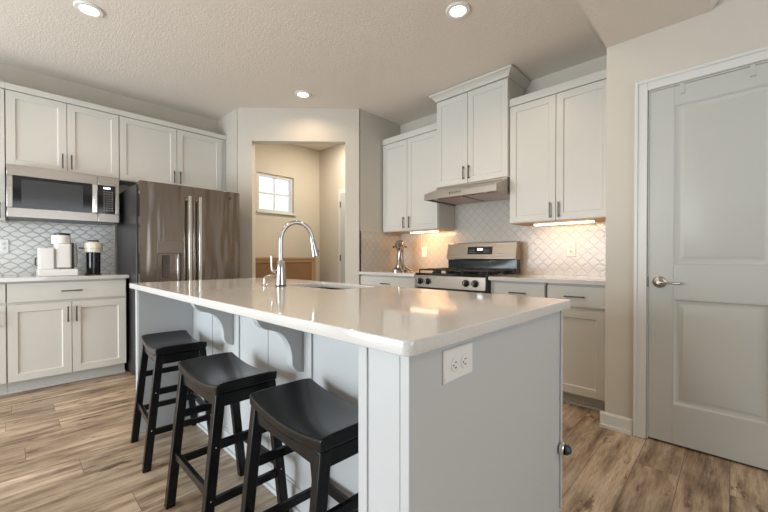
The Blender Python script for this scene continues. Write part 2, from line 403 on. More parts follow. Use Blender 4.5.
obj('door_casing', q, M['trim'], d2, bevel=.003)
for z in (.30, 1.07, 1.85):
    obj('hinge', MB(mapR(PWX)).box(4.128, 4.144, z-.045, z+.045, .0345, .042), M['pull'], d2)
# rattan sideboard
sb = thing('sideboard', (2.45, 4.43, 0), 'honey wood sideboard with woven rattan doors under the pantry window', 'sideboard')
q = MB(); x0, x1, y0, y1, zt = 1.90, 3.00, 4.24, 4.62, 1.075
q.box(x0, x1, y0-.008, y1, zt-.028, zt); q.box(x0, x0+.03, y0, y1, .0, zt-.028); q.box(x1-.03, x1, y0, y1, .0, zt-.028)
q.box(x0+.03, x1-.03, y0+.02, y1, .12, .15); q.box(x0+.03, x1-.03, y1-.012, y1, .15, zt-.028)
obj('body', q, M['wood'], sb, bevel=.002)
nd = 2; wdt = (x1-x0-.06)/nd
for i in range(nd):
    a = x0+.03+i*wdt+.002; b = x0+.03+(i+1)*wdt-.002
    q = MB(mapL(y0)); f_ = .035
    q.box(a, a+f_, .155, zt-.031, -.018, 0); q.box(b-f_, b, .155, zt-.031, -.018, 0); q.box(a+f_, b-f_, .155, .155+f_, -.018, 0); q.box(a+f_, b-f_, zt-.031-f_, zt-.031, -.018, 0)
    dd = obj('door', q, M['wood'], sb, bevel=.0015)
    obj('rattan_panel', MB(mapL(y0)).box(a+f_, b-f_, .155+f_, zt-.031-f_, -.014, -.006), M['rattan'], dd)

# ------------------------------------------------------------------ cabinet makers
def shaker(name, mp, u0, u1, v0, v1, m, parent, fr=.055, n0=0.001, th=.019, panel=True):
    q = MB(mp); n1 = n0+th
    if panel:
        q.box(u0, u0+fr, v0, v1, n0, n1); q.box(u1-fr, u1, v0, v1, n0, n1)
        q.box(u0+fr, u1-fr, v0, v0+fr, n0, n1); q.box(u0+fr, u1-fr, v1-fr, v1, n0, n1)
        def r(k, n): return [(u0+fr+k, v0+fr+k, n), (u1-fr-k, v0+fr+k, n), (u1-fr-k, v1-fr-k, n), (u0+fr+k, v1-fr-k, n)]
        q.loft([r(-.001, n0+.001), r(-.001, n1-.001), r(.0, n1-.001), r(.006, n1-.009)])
    else: q.box(u0, u1, v0, v1, n0, n1)
    return obj(name, q, m, parent, bevel=.0015)
def pull(mp, u, v, length, vertical, parent, n0=.020):
    q = MB(mp); r = .005; h = length/2; n1 = n0+.028
    def P(t, n): return (u, v+t, n) if vertical else (u+t, v, n)
    def bar(t0, t1, na, nb):
        a = P(t0, na); b = P(t1, nb)
        q.box(min(a[0], b[0])-(r if a[0] == b[0] else 0), max(a[0], b[0])+(r if a[0] == b[0] else 0),
              min(a[1], b[1])-(r if a[1] == b[1] else 0), max(a[1], b[1])+(r if a[1] == b[1] else 0), min(na, nb), max(na, nb))
    bar(-h, h, n1-.008, n1+.001)
    for s in (-1, 1):
        c = P(s*(h-.015), 0); q.box(c[0]-r*.8, c[0]+r*.8, c[1]-r*.8, c[1]+r*.8, n0, n1-.008)
    return obj('pull_handle', q, M['pull'], parent, bevel=.0015, label='dark bronze bar pull')
def cabinet(name, mp, u0, u1, v0, v1, depth, label, cat, doors=(), drawers=(), toe=0, crown=None, group=None, mat_=None, under=False):
    """mp maps (u, v, n) with n outwards from the face-frame plane"""
    m = mat_ or M['cab']
    base = mp((u0+u1)/2, v0 if not toe else 0, -depth/2)
    t = thing(name, base, label, cat, group)
    q = MB(mp)
    q.box(u0, u1, v0, v1, -depth, 0)
    if toe: q.box(u0, u1, 0.0, v0, -depth, -.075)
    obj('body', q, m, t, bevel=.001)
    if toe: obj('toe_kick', MB(mp).box(u0, u1, 0.0, .018, -.075, -.062), m, t)
    for (a, b, c, e, hu, hv) in doors:
        d_ = shaker('door', mp, a, b, c, e, m, t)
        if hu is not None: pull(mp, hu, hv, .13, True, d_)
    for (a, b, c, e, pan) in drawers:
        d_ = shaker('drawer', mp, a, b, c, e, m, t, panel=False)
        pull(mp, (a+b)/2, (c+e)/2, .135, False, d_)
    if crown: obj('crown_trim', crown, m, t, bevel=.0015)
    if under: obj('underside', MB(mp).box(u0+.01, u1-.01, v0-.004, v0-.0005, -depth+.01, -.01), M['under'], t, label='bare wood underside')
    return t
XB_ = 2.79
# ---- left wall uppers: door faces at Y = 4.31
YF = 4.33; mU = mapL(YF); DU = WY-.002-YF
def flat_crown(mp, u0, u1, v0=2.462, v1=2.512):
    q = MB(mp); q.box(u0, u1, v0, v1, -.06, .0245); return q
cabinet('upper_cabinet', mU, -.62, -.026, 1.378, 2.4615, -(-DU), 'white upper cabinet cut off by the left edge of the photo', 'cabinet',
        doors=[(-.617, -.328, 1.38, 2.455, -.36, 1.48), (-.324, -.029, 1.38, 2.455, -.06, 1.46)], crown=flat_crown(mU, -.62, -.026), group='upper wall cabinets')
cabinet('upper_cabinet', mU, -.0245, .7425, 1.829, 2.4615, DU, 'white two-door upper cabinet directly above the microwave', 'cabinet',
        doors=[(-.021, .356, 1.833, 2.455, .327, 1.93), (.361, .739, 1.833, 2.455, .388, 1.93)], crown=flat_crown(mU, -.0255, .743), group='upper wall cabinets')
cabinet('upper_cabinet', mU, .744, 1.778, 1.829, 2.4615, DU, 'white two-door upper cabinet above the stainless refrigerator', 'cabinet',
        doors=[(.747, 1.249, 1.833, 2.455, 1.222, 1.935), (1.254, 1.725, 1.833, 2.455, 1.281, 1.935)], crown=flat_crown(mU, .7435, 1.778), group='upper wall cabinets')
# ---- left wall base: door faces at Y = 4.00
YB = 4.02; mB = mapL(YB); DBs = WY-.002-YB
cabinet('base_cabinet', mB, -.62, -.026, .10, .883, DBs, 'white base cabinet cut off by the left edge of the photo', 'cabinet',
        doors=[(-.616, -.03, .105, .70, -.065, .60)], drawers=[(-.616, -.03, .722, .868, 0)], toe=1, group='base cabinets')
cabinet('base_cabinet', mB, -.0245, .737, .10, .883, DBs, 'white base cabinet with one wide drawer under the coffee machines', 'cabinet',
        doors=[(-.020, .353, .105, .70, .330, .60), (.358, .732, .105, .70, .384, .60)], drawers=[(-.020, .732, .722, .868, 0)], toe=1, group='base cabinets')
def slab(name, x0, x1, y0, y1, z0, z1, label, cat='countertop', r=.004):
    q = MB(); q.loft([rrect(x0, x1, y0, y1, r, z0, 3), rrect(x0, x1, y0, y1, r, z1, 3)])
    return tag(obj(name, q, M['quartz'], bevel=.002), label, cat, 'countertops along the walls')
slab('countertop', -.62, .755, 3.975, WY-.011, .8835, .914, 'white quartz countertop holding the two coffee machines')
# backsplash
tag(obj('tile_backsplash', MB(mapL(WY)).prism([(-.62, .9145), (.734, .9145), (.734, 1.399), (-.0252, 1.399), (-.0252, 1.377), (-.62, 1.377)], .001, .010, 2), M['tileL']), 'white arabesque tile backsplash behind the coffee machines', 'backsplash', 'arabesque tile backsplashes')
tag(obj('edge_strip', MB(mapL(WY)).box(.7345, .748, .9145, 1.4, .001, .012), M['trim']), 'thin pale edge strip ending the coffee-counter backsplash by the refrigerator', 'trim')
tag(obj('tile_backsplash', MB(mapR(WX)).box(.5745, PY-.012, .9145, 1.79, .001, .0095), M['tileR']), 'white diamond-pattern tile backsplash behind the range', 'backsplash', 'arabesque tile backsplashes')

tag(obj('tile_backsplash', MB(mapL(PY)).box(XB_-.02, WX-.001, .9145, 1.377, .001, .010), M['tileS']), 'narrow tiled return of the backsplash on the side wall left of the mixer', 'backsplash', 'arabesque tile backsplashes')
tag(obj('edge_strip', MB(mapL(PY)).box(XB_-.028, XB_-.0205, .9145, 1.377, .001, .012), M['pull']), 'dark metal edge strip where the tiled return meets the angled wall', 'trim')
# ---- range wall uppers
XU = 3.141; mV = mapR(XU); DV = WX-.011-XU
def crR(a, b): return flat_crown(mV, a, b, 2.421, 2.488)
cabinet('upper_cabinet', mV, 2.226, 3.036, 1.378, 2.4205, DV, 'white two-door upper cabinet between the angled wall corner and the range hood', 'cabinet',
        doors=[(2.232, 2.648, 1.381, 2.415, 2.608, 1.47), (2.653, 3.030, 1.381, 2.415, 2.692, 1.47)], crown=crR(2.226, 3.036), group='upper wall cabinets', under=True)
cabinet('upper_cabinet', mV, .65, 1.444, 1.378, 2.4205, DV, 'white two-door upper cabinet right of the range hood, beside the door wall', 'cabinet',
        doors=[(1.050, 1.440, 1.381, 2.415, 1.088, 1.465), (.654, 1.045, 1.381, 2.415, 1.022, 1.465)], crown=crR(.65, 1.444), group='upper wall cabinets', under=True)
XT = 3.111; mT = mapR(XT)
q = MB(mT)   # sprung crown: profile swept round three sides
Y0, Y1, dpt = 1.446, 2.224, WX-.003-XT
def ringc(k, z): return [(Y0-k, z, -dpt), (Y0-k, z, .021+k), (Y1+k, z, .021+k), (Y1+k, z, -dpt)]
q.loft([ringc(0.0, 2.686), ringc(.008, 2.688), ringc(.010, 2.696), ringc(.045, 2.732), ringc(.055, 2.736), ringc(.057, 2.755), ringc(0, 2.755)])
cabinet('upper_cabinet', mT, Y0, Y1, 1.796, 2.685, WX-.011-XT, 'tall raised white cabinet with crown moulding above the range hood', 'cabinet',
        doors=[(1.449, 1.853, 1.80, 2.676, 1.832, 1.90), (1.858, 2.221, 1.80, 2.676, 1.892, 1.90)],
        crown=q, group='upper wall cabinets')
# ---- range wall base
XB = 2.784; mC = mapR(XB); DC = WX-.002-XB
cabinet('base_cabinet', mC, 2.236, 3.044, .10, .883, DC, 'white base cabinet left of the range, under the stand mixer', 'cabinet',
        doors=[(2.24, 2.635, .105, .70, 2.60, .60), (2.64, 3.035, .105, .70, 2.675, .60)], drawers=[(2.24, 3.035, .722, .868, 0)], toe=1, group='base cabinets')
cabinet('base_cabinet', mC, 1.0, 1.447, .10, .883, DC, 'white base cabinet just right of the range, with a drawer', 'cabinet',
        doors=[(1.004, 1.405, .105, .70, 1.37, .60)], drawers=[(1.004, 1.405, .722, .868, 0)], toe=1, group='base cabinets')
cabinet('base_cabinet', mC, .577, .988, .10, .883, DC, 'white base cabinet beside the door wall, farthest right of the range', 'cabinet',
        doors=[(.606, .984, .105, .70, .945, .60)][:0] or [(.606, .984, .105, .70, None, None)], drawers=[(.606, .984, .722, .868, 0)], toe=1, group='base cabinets')
slab('countertop', XB-.045, WX-.011, 2.234, PY-.002, .8835, .914, 'white quartz countertop left of the range holding the stand mixer')
slab('countertop', XB-.045, WX-.011, .576, 1.449, .8835, .914, 'white quartz countertop right of the range, ending at the door wall')
# under-cabinet strip lights
for (a, b, x, lab) in ((2.33, 2.70, 3.235, 'glowing strip light under the cabinet left of the range hood'), (.80, 1.27, 3.235, 'glowing strip light under the cabinet right of the range hood')):
    t = thing('strip_light', (x+.03, (a+b)/2, 1.35), lab, 'light', 'under-cabinet strip lights')
    obj('housing', MB().box(x-.001, x+.055, a-.006, b+.006, 1.366, 1.3735), M['whitepl'], t)
    obj('diffuser', MB().box(x, x+.05, a, b, 1.354, 1.3655), M['strip'], t, bevel=.003)
    l = area('strip_lamp', (x+.03, (a+b)/2, 1.350), (x+.06, (a+b)/2, 1.0), .04, b-a, 1.6 if a < 2 else 3.0, (1.0, 0.52, 0.22))
    l.parent = t; l.location = (0, 0, 0); l.rotation_euler = (0, -.35, 0)

# ------------------------------------------------------------------ microwave
my = 4.19; mM = mapL(my)
t = thing('microwave', (.36, my+.18, 1.40), 'stainless over-the-counter microwave mounted below the left wall cabinet', 'microwave')
a0, a1, z0, z1 = -.020, .720, 1.400, 1.800+.026
obj('case', MB(mM).box(a0+.002, a1-.002, z0+.012, z1, my-WY+.012, -.026), M['dark'], t, bevel=.002)
obj('vent_grille', MB(mM).box(a0+.01, a1-.01, z0-.002, z0+.010, my-WY+.03, -.008), M['black'], t)
ds = .560
q = MB(mM); w_ = .035
q.box(a0, ds, z1-.087, z1, -.024, 0); q.box(a0, ds, z0, z0+.078, -.024, 0); q.box(a0, a0+w_, z0+.078, z1-.087, -.024, 0); q.box(ds-.04, ds, z0+.078, z1-.087, -.024, 0)
dd = obj('door', q, M['steel'], t, bevel=.003)
obj('door_glass', MB(mM).box(a0+w_, ds-.04, z0+.078, z1-.087, -.02, -.003), M['gloss'], dd)
obj('viewing_screen', MB(mM).box(a0+w_+.05, ds-.105, z0+.100, z1-.112, -.003, -.0018), M['glass2'], dd)
obj('handle', MB(mM).box(ds-.036, ds-.004, z0+.078, z1-.087, .001, .022), M['steelH'], dd, bevel=.006)
q = MB(mM); q.box(ds+.002, a1, z1-.087, z1, -.024, 0); q.box(ds+.002, a1, z0, z0+.078, -.024, 0); q.box(a1-.028, a1, z0+.078, z1-.087, -.024, 0)
obj('control_frame', q, M['steel'], t, bevel=.003)
cp = obj('control_panel', MB(mM).box(ds+.002, a1-.028, z0+.078, z1-.087, -.02, -.002), M['gloss'], t)
obj('display', MB(mM).box(ds+.042, ds+.092, z1-.118, z1-.102, -.002, -.001), M['disp'], cp)
q = MB(mM)
for i in range(4):
    for j in range(9): q.box(ds+.040+i*.020, ds+.051+i*.020, z1-.146-j*.0215, z1-.140-j*.0215, -.002, -.0012)
obj('keypad', q, M['key'], cp)

# ------------------------------------------------------------------ refrigerator
fy = 3.66; mF = mapF_ = mapL(fy); x0, x1, xs = .772, 1.648, 1.199; zt = 1.737
t = thing('refrigerator', (1.205, 4.1, 0), 'stainless french-door refrigerator with water dispenser beside the pantry opening', 'refrigerator')
obj('case', MB(mF).box(x0-.010, x1-.004, .02, zt-.022, -.88, -.078), M['dark'], t, bevel=.004, label='dark grey refrigerator case')
obj('foot_grille', MB(mF).box(x0+.02, x1-.02, .0, .07, -.10, -.055), M['black'], t)
dl = .71   # bottom of the french doors
px0, px1, pz0, pzm, pz1 = .900, 1.111, .83, 1.112, 1.219
q = MB(mF); th = -.07
q.box(x0, px0, dl, zt, th, 0); q.box(px1, xs-.002, dl, zt, th, 0); q.box(px0, px1, pz1, zt, th, 0); q.box(px0, px1, dl, pz0, th, 0)
q.box(px0, px1, pz0, pz1, th, -.055)
ld = obj('door', q, M['steelF'], t)
rd = obj('door', MB(mF).box(xs+.002, x1, dl, zt, th, 0), M['steelF'], t, bevel=.006)
fd = obj('freezer_drawer', MB(mF).box(x0, x1, .085, dl-.008, th, 0), M['steelF'], t, bevel=.006)
dp = obj('water_dispenser', MB(mF).box(px0+.0005, px1-.0005, pzm, pz1-.0005, -.054, .003), mat('dispenser_panel', (0.22, 0.185, 0.16), 0.45, 0.6), ld, bevel=.002)
q = MB(mF); q.box(px0+.0005, px0+.008, pz0, pzm, -.054, .002); q.box(px1-.008, px1-.0005, pz0, pzm, -.054, .002); q.box(px0+.008, px1-.008, pz0, pz0+.012, -.054, .002)
q.box(px0+.055, px0+.11, pz0+.06, pzm-.02, -.05, -.040)
obj('dispenser_recess', q, mat('dispenser_grey', (0.10, 0.085, 0.078), 0.4), ld)
obj('recess_glint', MB(mapF_).box(px1-.040, px1-.022, pz0+.03, pzm-.001, -.05, -.030), M['steelH'], ld, bevel=.004)  # steel bar standing in for the bright vertical reflection inside the recess
for s, dd in ((-1, ld), (1, rd)):
    xx = xs+s*.045
    q = MB(mF); q.box(xx-.012, xx+.012, .79, 1.640, .048, .062)
    q.box(xx-.010, xx+.010, 1.605, 1.63, .001, .050); q.box(xx-.010, xx+.010, .80, .825, .001, .050)
    obj('handle', q, M['steelH'], dd, bevel=.004)
q = MB(mF); q.box(x0+.08, x1-.08, .62, .645, .048, .062); q.box(x0+.1, x0+.12, .622, .643, .001, .05); q.box(x1-.12, x1-.1, .622, .643, .001, .05)
obj('handle', q, M['steelH'], fd, bevel=.004)
obj('badge', MB().lathe((1.546, fy-.001, 1.667), [(.013, 0), (.013, .002)], (0, -1, 0), 24), M['pull'], rd, label='small round dark badge')
for xx in (x0+.045, x1-.045):
    obj('hinge_cap', MB(mF).box(xx-.035, xx+.035, zt-.0215, zt+.004, -.135, -.072), M['grey'], t, bevel=.004)

# ------------------------------------------------------------------ range hood
t = thing('range_hood', (3.2, 1.85, 1.66), 'slanted stainless range hood under the tall raised cabinet', 'range hood')
hx = 2.88; y0, y1 = 1.449, 2.221
prof = [(WX-.012, 1.643), (hx, 1.643), (hx, 1.700), (hx+.015, 1.708), (3.09, 1.7795), (3.09, 1.794), (WX-.012, 1.794)]
q = MB()
sh = [(hx, 1.643), (hx, 1.700), (hx+.015, 1.708), (3.09, 1.7795), (3.09, 1.7945), (WX-.012, 1.7945), (WX-.012, 1.663), (hx+.02, 1.663), (hx+.02, 1.643)]
q.prism([(a, b) for a, b in sh], y0, y1, 1)
q.prism([(hx+.02, 1.643), (hx+.02, 1.663), (WX-.012, 1.663), (WX-.012, 1.643)], y0, y0+.015, 1)
q.prism([(hx+.02, 1.643), (hx+.02, 1.663), (WX-.012, 1.663), (WX-.012, 1.643)], y1-.015, y1, 1)
obj('hood_shell', q, M['steel'], t, bevel=.0015)
m_f = mat('grease_filter', (0.42, 0.32, 0.27), 0.4, 0.8)
for a, b in ((y0+.03, (y0+y1)/2-.01), ((y0+y1)/2+.01, y1-.03)):
    q = MB(); q.box(3.0, WX-.05, a, b, 1.653, 1.6625)
    for k in range(9): q.box(3.02+k*.042, 3.03+k*.042, a+.01, b-.01, 1.650, 1.6529)
    obj('grease_filter', q, m_f, t)
for y in (1.60, 2.14): obj('hood_lamp', MB().lathe((2.96, y, 1.6535), [(.022, 0), (.026, .008)]), M['whitepl'], t)
# small maker's lettering on the front lip: dark marks
q = MB(); sl = (1.7795-1.708)/(3.09-hx-.015)
nx, nz = -sl/math.hypot(1, sl), 1/math.hypot(1, sl)
def fp(s_, y, n):
    return (hx-n, y, 1.664+s_*.32, )
yy = 1.926
for i, wch in enumerate((.020, .009, .009, .009, .007, .009, .009, .009, .009)):
    for (s0, s1, a, b) in (((.02, .085, 0, .4), (.02, .035, .4, 1), (.07, .085, .4, 1)) if i % 2 == 0 else ((.02, .085, 0, .4), (.045, .06, .4, 1))):
        ya, yb = yy-a*wch, yy-b*wch
        P = [q.V(fp(s, y, n)) for n in (.0004, .0012) for s, y in ((s0, ya), (s1, ya), (s1, yb), (s0, yb))]
        for f in ((0, 1, 2, 3), (7, 6, 5, 4), (0, 4, 5, 1), (1, 5, 6, 2), (2, 6, 7, 3), (3, 7, 4, 0)): q.bm.faces.new([P[k] for k in f])
    yy -= wch+.005
obj('lettering', q, M['black'], t)

# ------------------------------------------------------------------ gas range
t = thing('gas_range', (3.1, 1.84, 0), 'stainless gas range with black grates and four front knobs', 'stove')
y0, y1, xf = 1.456, 2.228, 2.745; mG = mapR(xf)
obj('body', MB(mG).box(y0, y1, .02, .905, -(WX-.06-xf), -.03), M['black'], t, bevel=.003)
obj('cooktop', MB().box(xf+.005, 3.29, y0, y1, .906, .925), M['gloss'], t, bevel=.004)
ov = obj('oven_door', MB(mG).box(y0+.005, y1-.005, .22, .775, -.029, .012), M['steel'], t, bevel=.004)
obj('oven_window', MB(mG).box(y0+.11, y1-.11, .33, .63, .0125, .014), M['gloss'], ov)
q = MB(); q.tube([(xf-.06, y0+.06, .72), (xf-.06, y1-.06, .72)], .012); q.box(xf-.06, xf-.0125, y0+.08, y0+.10, .712, .728); q.box(xf-.06, xf-.0125, y1-.10, y1-.08, .712, .728)
obj('handle', q, M['steelH'], ov, smooth=True)
obj('drawer', MB(mG).box(y0+.005, y1-.005, .06, .212, -.029, .010), M['steel'], t, bevel=.004)
q = MB(); q.prism([(xf-.014, .790), (xf-.004, .904), (xf+.029, .904), (xf+.029, .790)], y0+.012, y1-.003, 1)
cp = obj('control_panel', q, M['steel'], t, bevel=.003)
q = MB(); q.box(xf-.018, xf+.03, y0, y0+.011, .775, .925)
obj('end_cap', q, M['black'], t, bevel=.002)
for y in (2.155, 2.065, 1.655, 1.565):
    k = obj('knob', MB().lathe((xf-.0105, y, .848), [(.031, 0), (.031, .006), (.022, .010), (.019, .034), (.015, .037)], (-1, 0, .08), 24), M['black'], cp, smooth=True)
    obj('knob_pointer', MB().box(xf-.0505, xf-.048, y-.0035, y+.0035, .838, .866), M['steelH'], k)
# grates: three cast iron frames
for a, b in ((y0+.02, y0+.262), (y0+.268, y0+.504), (y0+.51, y1-.02)):
    q = MB(); gx0, gx1, z = xf+.035, 3.265, .948
    for y in (a, b-.012): q.box(gx0, gx1, y, y+.012, z, z+.014)
    for x in (gx0, gx1-.012): q.box(x, x+.012, a+.012, b-.012, z, z+.014)
    for x in (gx0+.13, gx0+.38): q.box(x-.006, x+.006, a+.012, b-.012, z+.001, z+.018)
    ym = (a+b)/2; q.box(gx0+.012, gx1-.012, ym-.006, ym+.006, z+.002, z+.019)
    for x in (gx0, gx1-.012):
        for y in (a, b-.012): q.box(x, x+.012, y, y+.012, .9255, z)
    obj('grate', q, M['iron'], t, bevel=.002)
for x in (2.91, 3.14):
    for y in (y0+.141, y1-.139): obj('burner', MB().lathe((x, y, .9255), [(.045, 0), (.045, .006), (.034, .008), (.034, .016), (.02, .018)]), M['iron'], t, smooth=True)
# backguard: bowed dark vent and the slanted control face with display
q = MB()
ring = lambda z, bow: [(3.395, y0+.005, z), (3.395, y1-.005, z)]+[(3.315-bow*math.sin(PI*k/14), y1-.005-(y1-y0-.01)*k/14, z) for k in range(15)]
q.loft([ring(.926, .02), ring(.985, .03), ring(1.052, .004)])
obj('rear_vent', q, mat('dark_teal_enamel', (0.018, 0.032, 0.034), 0.2), t, smooth=True)
q = MB(); q.prism([(3.285, 1.060), (3.315, 1.222), (3.345, 1.228), (3.395, 1.228), (3.395, 1.054), (3.29, 1.054)], y0, y1, 1)
bg = obj('backguard', q, M['steel'], t, bevel=.003)
def bgp(y, z, n): return (3.285+(z-1.06)*(.03/.162)-n, y, z)
q = MB(bgp); q.box(1.70, 1.975, 1.105, 1.182, -.001, .0015); dpn = obj('display_panel', q, M['gloss'], bg)
obj('display', MB(bgp).box(1.805, 1.865, 1.145, 1.165, .0016, .0024), M['disp'], dpn)
q = MB(bgp)
for i in range(5):
    for j in range(2):
        for s in (1.735, 1.895): q.box(s+i*.0125, s+i*.0125+.007, 1.125+j*.02, 1.130+j*.02, .0016, .0022)
obj('buttons', q, M['key'], dpn)

# ------------------------------------------------------------------ island
IX0, IX1, IY0, IY1 = .500, 1.428, .420, 2.651
isl = thing('kitchen_island', (.95, 1.53, 0), 'pale grey-white kitchen island with bracket-supported seating overhang', 'island')
bx0, bx1, by0, by1, px = .533, 1.400, .450, 2.625, .842
Mi = M['island']
q = MB(); q.prism([(bx0, 0), (bx1-.06, 0), (bx1-.06, .10), (bx1-.0, .14), (bx1, .8835), (bx0, .8835)], by0, by0+.02, 1)
ep = obj('end_panel', q, Mi, isl, bevel=.001)
obj('corner_strip', MB().box(bx0-.004, bx0+.022, by0-.006, by0-.0005, 0, .8834), Mi, ep, bevel=.001)
obj('corner_strip', MB().box(bx1-.010, bx1+.006, by0-.006, by0-.0005, .150, .8834), Mi, ep, bevel=.001)
obj('toe_block', MB().prism([(bx1-.070, 0), (bx1-.045, 0), (bx1-.045, .085), (bx1-.052, .10), (bx1-.070, .10)], by0-.008, by0-.0005, 1), Mi, ep, bevel=.001)
q = MB(); q.box(bx0, px, by0+.021, by0+.140, 0, .8834); q.box(bx0-.004, bx0, by0+.112, by0+.140, .0, .8834)
obj('post', q, Mi, isl, bevel=.002)
q = MB(); q.box(bx0, px, by1-.045, by1, 0, .8834); q.box(bx0-.005, bx0-.0005, by1-.043, by1-.032, 0, .8834); q.box(bx0-.005, bx0-.0005, by1-.02, by1-.0, 0, .8834)
obj('post', q, Mi, isl, bevel=.002)
ya, yb = by0+.141, by1-.046
q = MB(); q.box(px, px+.018, ya, yb, 0, .8834)
obj('back_panel', q, Mi, isl)
q = MB(); mI = lambda u, v, n: (px-.0005-n, u, v)
CB = [1.932, 1.265]
for y, hw in ((2.25, .004), (1.935, .062), (1.575, .004), (1.268, .058), (.86, .004)): obj('batten', MB(mI).box(y-hw, y+hw, .109, .882, 0, .008 if hw > .01 else .003), Mi, isl, bevel=.001)
q = MB(mI); q.box(ya, yb, 0, .10, 0, .014); q.box(ya, yb, .10, .108, 0, .008); q.box(ya, yb, 0, .018, .014, .024)
obj('base_moulding', q, Mi, isl, bevel=.002)
# far end panel, kitchen-side fronts, floor of the box
obj('end_panel', MB().box(px+.02, bx1, by1-.02, by1, 0.0, .8834), Mi, isl)
q = MB(); q.box(bx1-.02, bx1, by0+.021, by1-.021, .10, .8834); q.box(bx1-.08, bx1-.06, by0+.021, by1-.021, 0, .10); q.box(px+.02, bx1-.02, by0+.022, by1-.022, .10, .115)
obj('carcass', q, Mi, isl)
mK = lambda u, v, n: (bx1+n, u, v)
for i in range(4):
    a = by0+.005+i*(by1-by0-.01)/4; b = a+(by1-by0-.01)/4-.004
    shaker('door', mK, a, b, .15, .875, Mi, isl)
# corbels
def corbel(y):
    X1 = px-.009; P = [(.615, .8834), (.622, .862), (.630, .838), (.644, .812), (.664, .797), (.690, .789), (.715, .781), (.738, .766), (.756, .744), (.770, .716), (.778, .690),
         (.781, .665), (.781, .645), (.785, .630), (.796, .614), (.812, .603), (X1, .598), (X1, .8834)]
    obj('corbel', MB().prism(P, y, y+.040, 1), Mi, isl, bevel=.002, label='curved bracket under the overhang')
for y in CB: corbel(y)
kb = obj('door_bumper', MB().lathe((1.386, by0-.0065, .375), [(.021, 0), (.021, .012), (.019, .014)], (0, -1, 0), 24), M['steelH'], isl, smooth=True, label='small round dark teal bumper')
obj('bumper_cap', MB().lathe((1.3862, by0-.0206, .375), [(.019, 0), (.018, .010), (.013, .018), (.005, .022)], (.35, -1, 0), 24), M['teal'], kb, smooth=True)

# island top with sink cut-out
SX0, SX1, SY0, SY1 = 1.085, 1.365, 1.36, 1.86
def poly2d(pts):
    sp = cu.splines.new('POLY'); sp.points.add(len(pts)-1)
    for k, p in enumerate(pts): sp.points[k].co = (p[0], p[1], 0, 1)
    sp.use_cyclic_u = True
cu = bpy.data.curves.new('top', 'CURVE'); cu.dimensions = '2D'; cu.fill_mode = 'BOTH'
ox, oy = (IX0+IX1)/2, (IY0+IY1)/2
poly2d([(x-ox, y-oy) for x, y, z in rrect(IX0, IX1, IY0, IY1, .022, 0, 8)])
poly2d([(x-ox, y-oy) for x, y, z in reversed(rrect(SX0, SX1, SY0, SY1, .05, 0, 8))])
cu.extrude = .0118; cu.bevel_depth = .0032; cu.bevel_resolution = 2; cu.offset = -.0032
tmp = bpy.data.objects.new('tmp', cu); C.objects.link(tmp)
me = bpy.data.meshes.new_from_object(tmp.evaluated_get(bpy.context.evaluated_depsgraph_get()))
bpy.data.objects.remove(tmp)
top = bpy.data.objects.new('island_countertop', me); C.objects.link(top); top.location = (ox, oy, .8990)
me.materials.clear(); me.materials.append(M['quartz'])
tag(top, 'large white polished quartz slab on the kitchen island with undermount sink cut-out', 'countertop')
# sink
q = MB(); e = .001
q.loft([rrect(SX0+.02, SX1-.02, SY0+.02, SY1-.02, .04, .683), rrect(SX0-.004, SX1+.004, SY0-.004, SY1+.004, .052, .70), rrect(SX0-.004, SX1+.004, SY0-.004, SY1+.004, .052, .8828),
        rrect(SX0-.0015, SX1+.0015, SY0-.0015, SY1+.0015, .0505, .8828), rrect(SX0+.0, SX1-.0, SY0+.0, SY1-.0, .05, .71), rrect(SX0+.02, SX1-.02, SY0+.02, SY1-.02, .05, .690)])
sk = thing('sink', (1.22, 1.61, .683), 'stainless undermount sink set into the island countertop', 'sink')
obj('basin', q, M['sink'], sk, smooth=True)
obj('drain', MB().lathe((1.225, 1.61, .6905), [(.045, 0), (.045, .002), (.03, .003)]), M['chrome'], sk, smooth=True)
# faucet
fx, fy_ = 1.024, 1.77
ft = thing('faucet', (fx, fy_, .9145), 'tall gooseneck pull-down faucet rising behind the island sink', 'faucet')
obj('base_plate', MB().lathe((fx, fy_, .9145), [(.030, 0), (.030, .004), (.026, .006)]), M['black'], ft, smooth=True)
obj('faucet_body', MB().lathe((fx, fy_, .921), [(.029, 0), (.029, .004), (.027, .02), (.0225, .08), (.0205, .128), (.017, .135)]), M['chrome'], ft, smooth=True)
R_ = .090; zc = 1.165; pts = [(fx, fy_, 1.05), (fx, fy_, 1.09), (fx, fy_, zc)]
sdx, sdy = .97, -.24
for k in range(1, 15):
    a = PI*k/16*1.11; pts.append((fx+sdx*R_*(1-math.cos(a)), fy_+sdy*R_*(1-math.cos(a)), zc+R_*1.12*math.sin(a)))
obj('spout', MB().tube(pts, .0125, 18), M['chrome'], ft, smooth=True)
p = Vector(pts[-1]); tn = (p-Vector(pts[-2])).normalized(); tn = (tn+Vector((.03, 0, 0))).normalized()
obj('spray_head', MB().lathe(p, [(.0135, 0), (.0145, .004), (.0150, .03), (.0225, .085), (.0235, .098), (.018, .102)], tn), M['chrome'], ft, smooth=True)
obj('spray_button', MB().lathe(p+tn*.075+Vector((.018, 0, .004)), [(.010, 0), (.010, .006), (.006, .008)], (1, -.2, .2), 16), M['black'], ft, smooth=True)
obj('side_lever', MB().tube([(fx-.018, fy_+.014, .992), (fx-.032, fy_+.028, .998), (fx-.036, fy_+.031, 1.02), (fx-.036, fy_+.036, 1.080)], [.012, .012, .0075, .0055]), M['chrome'], ft, smooth=True)
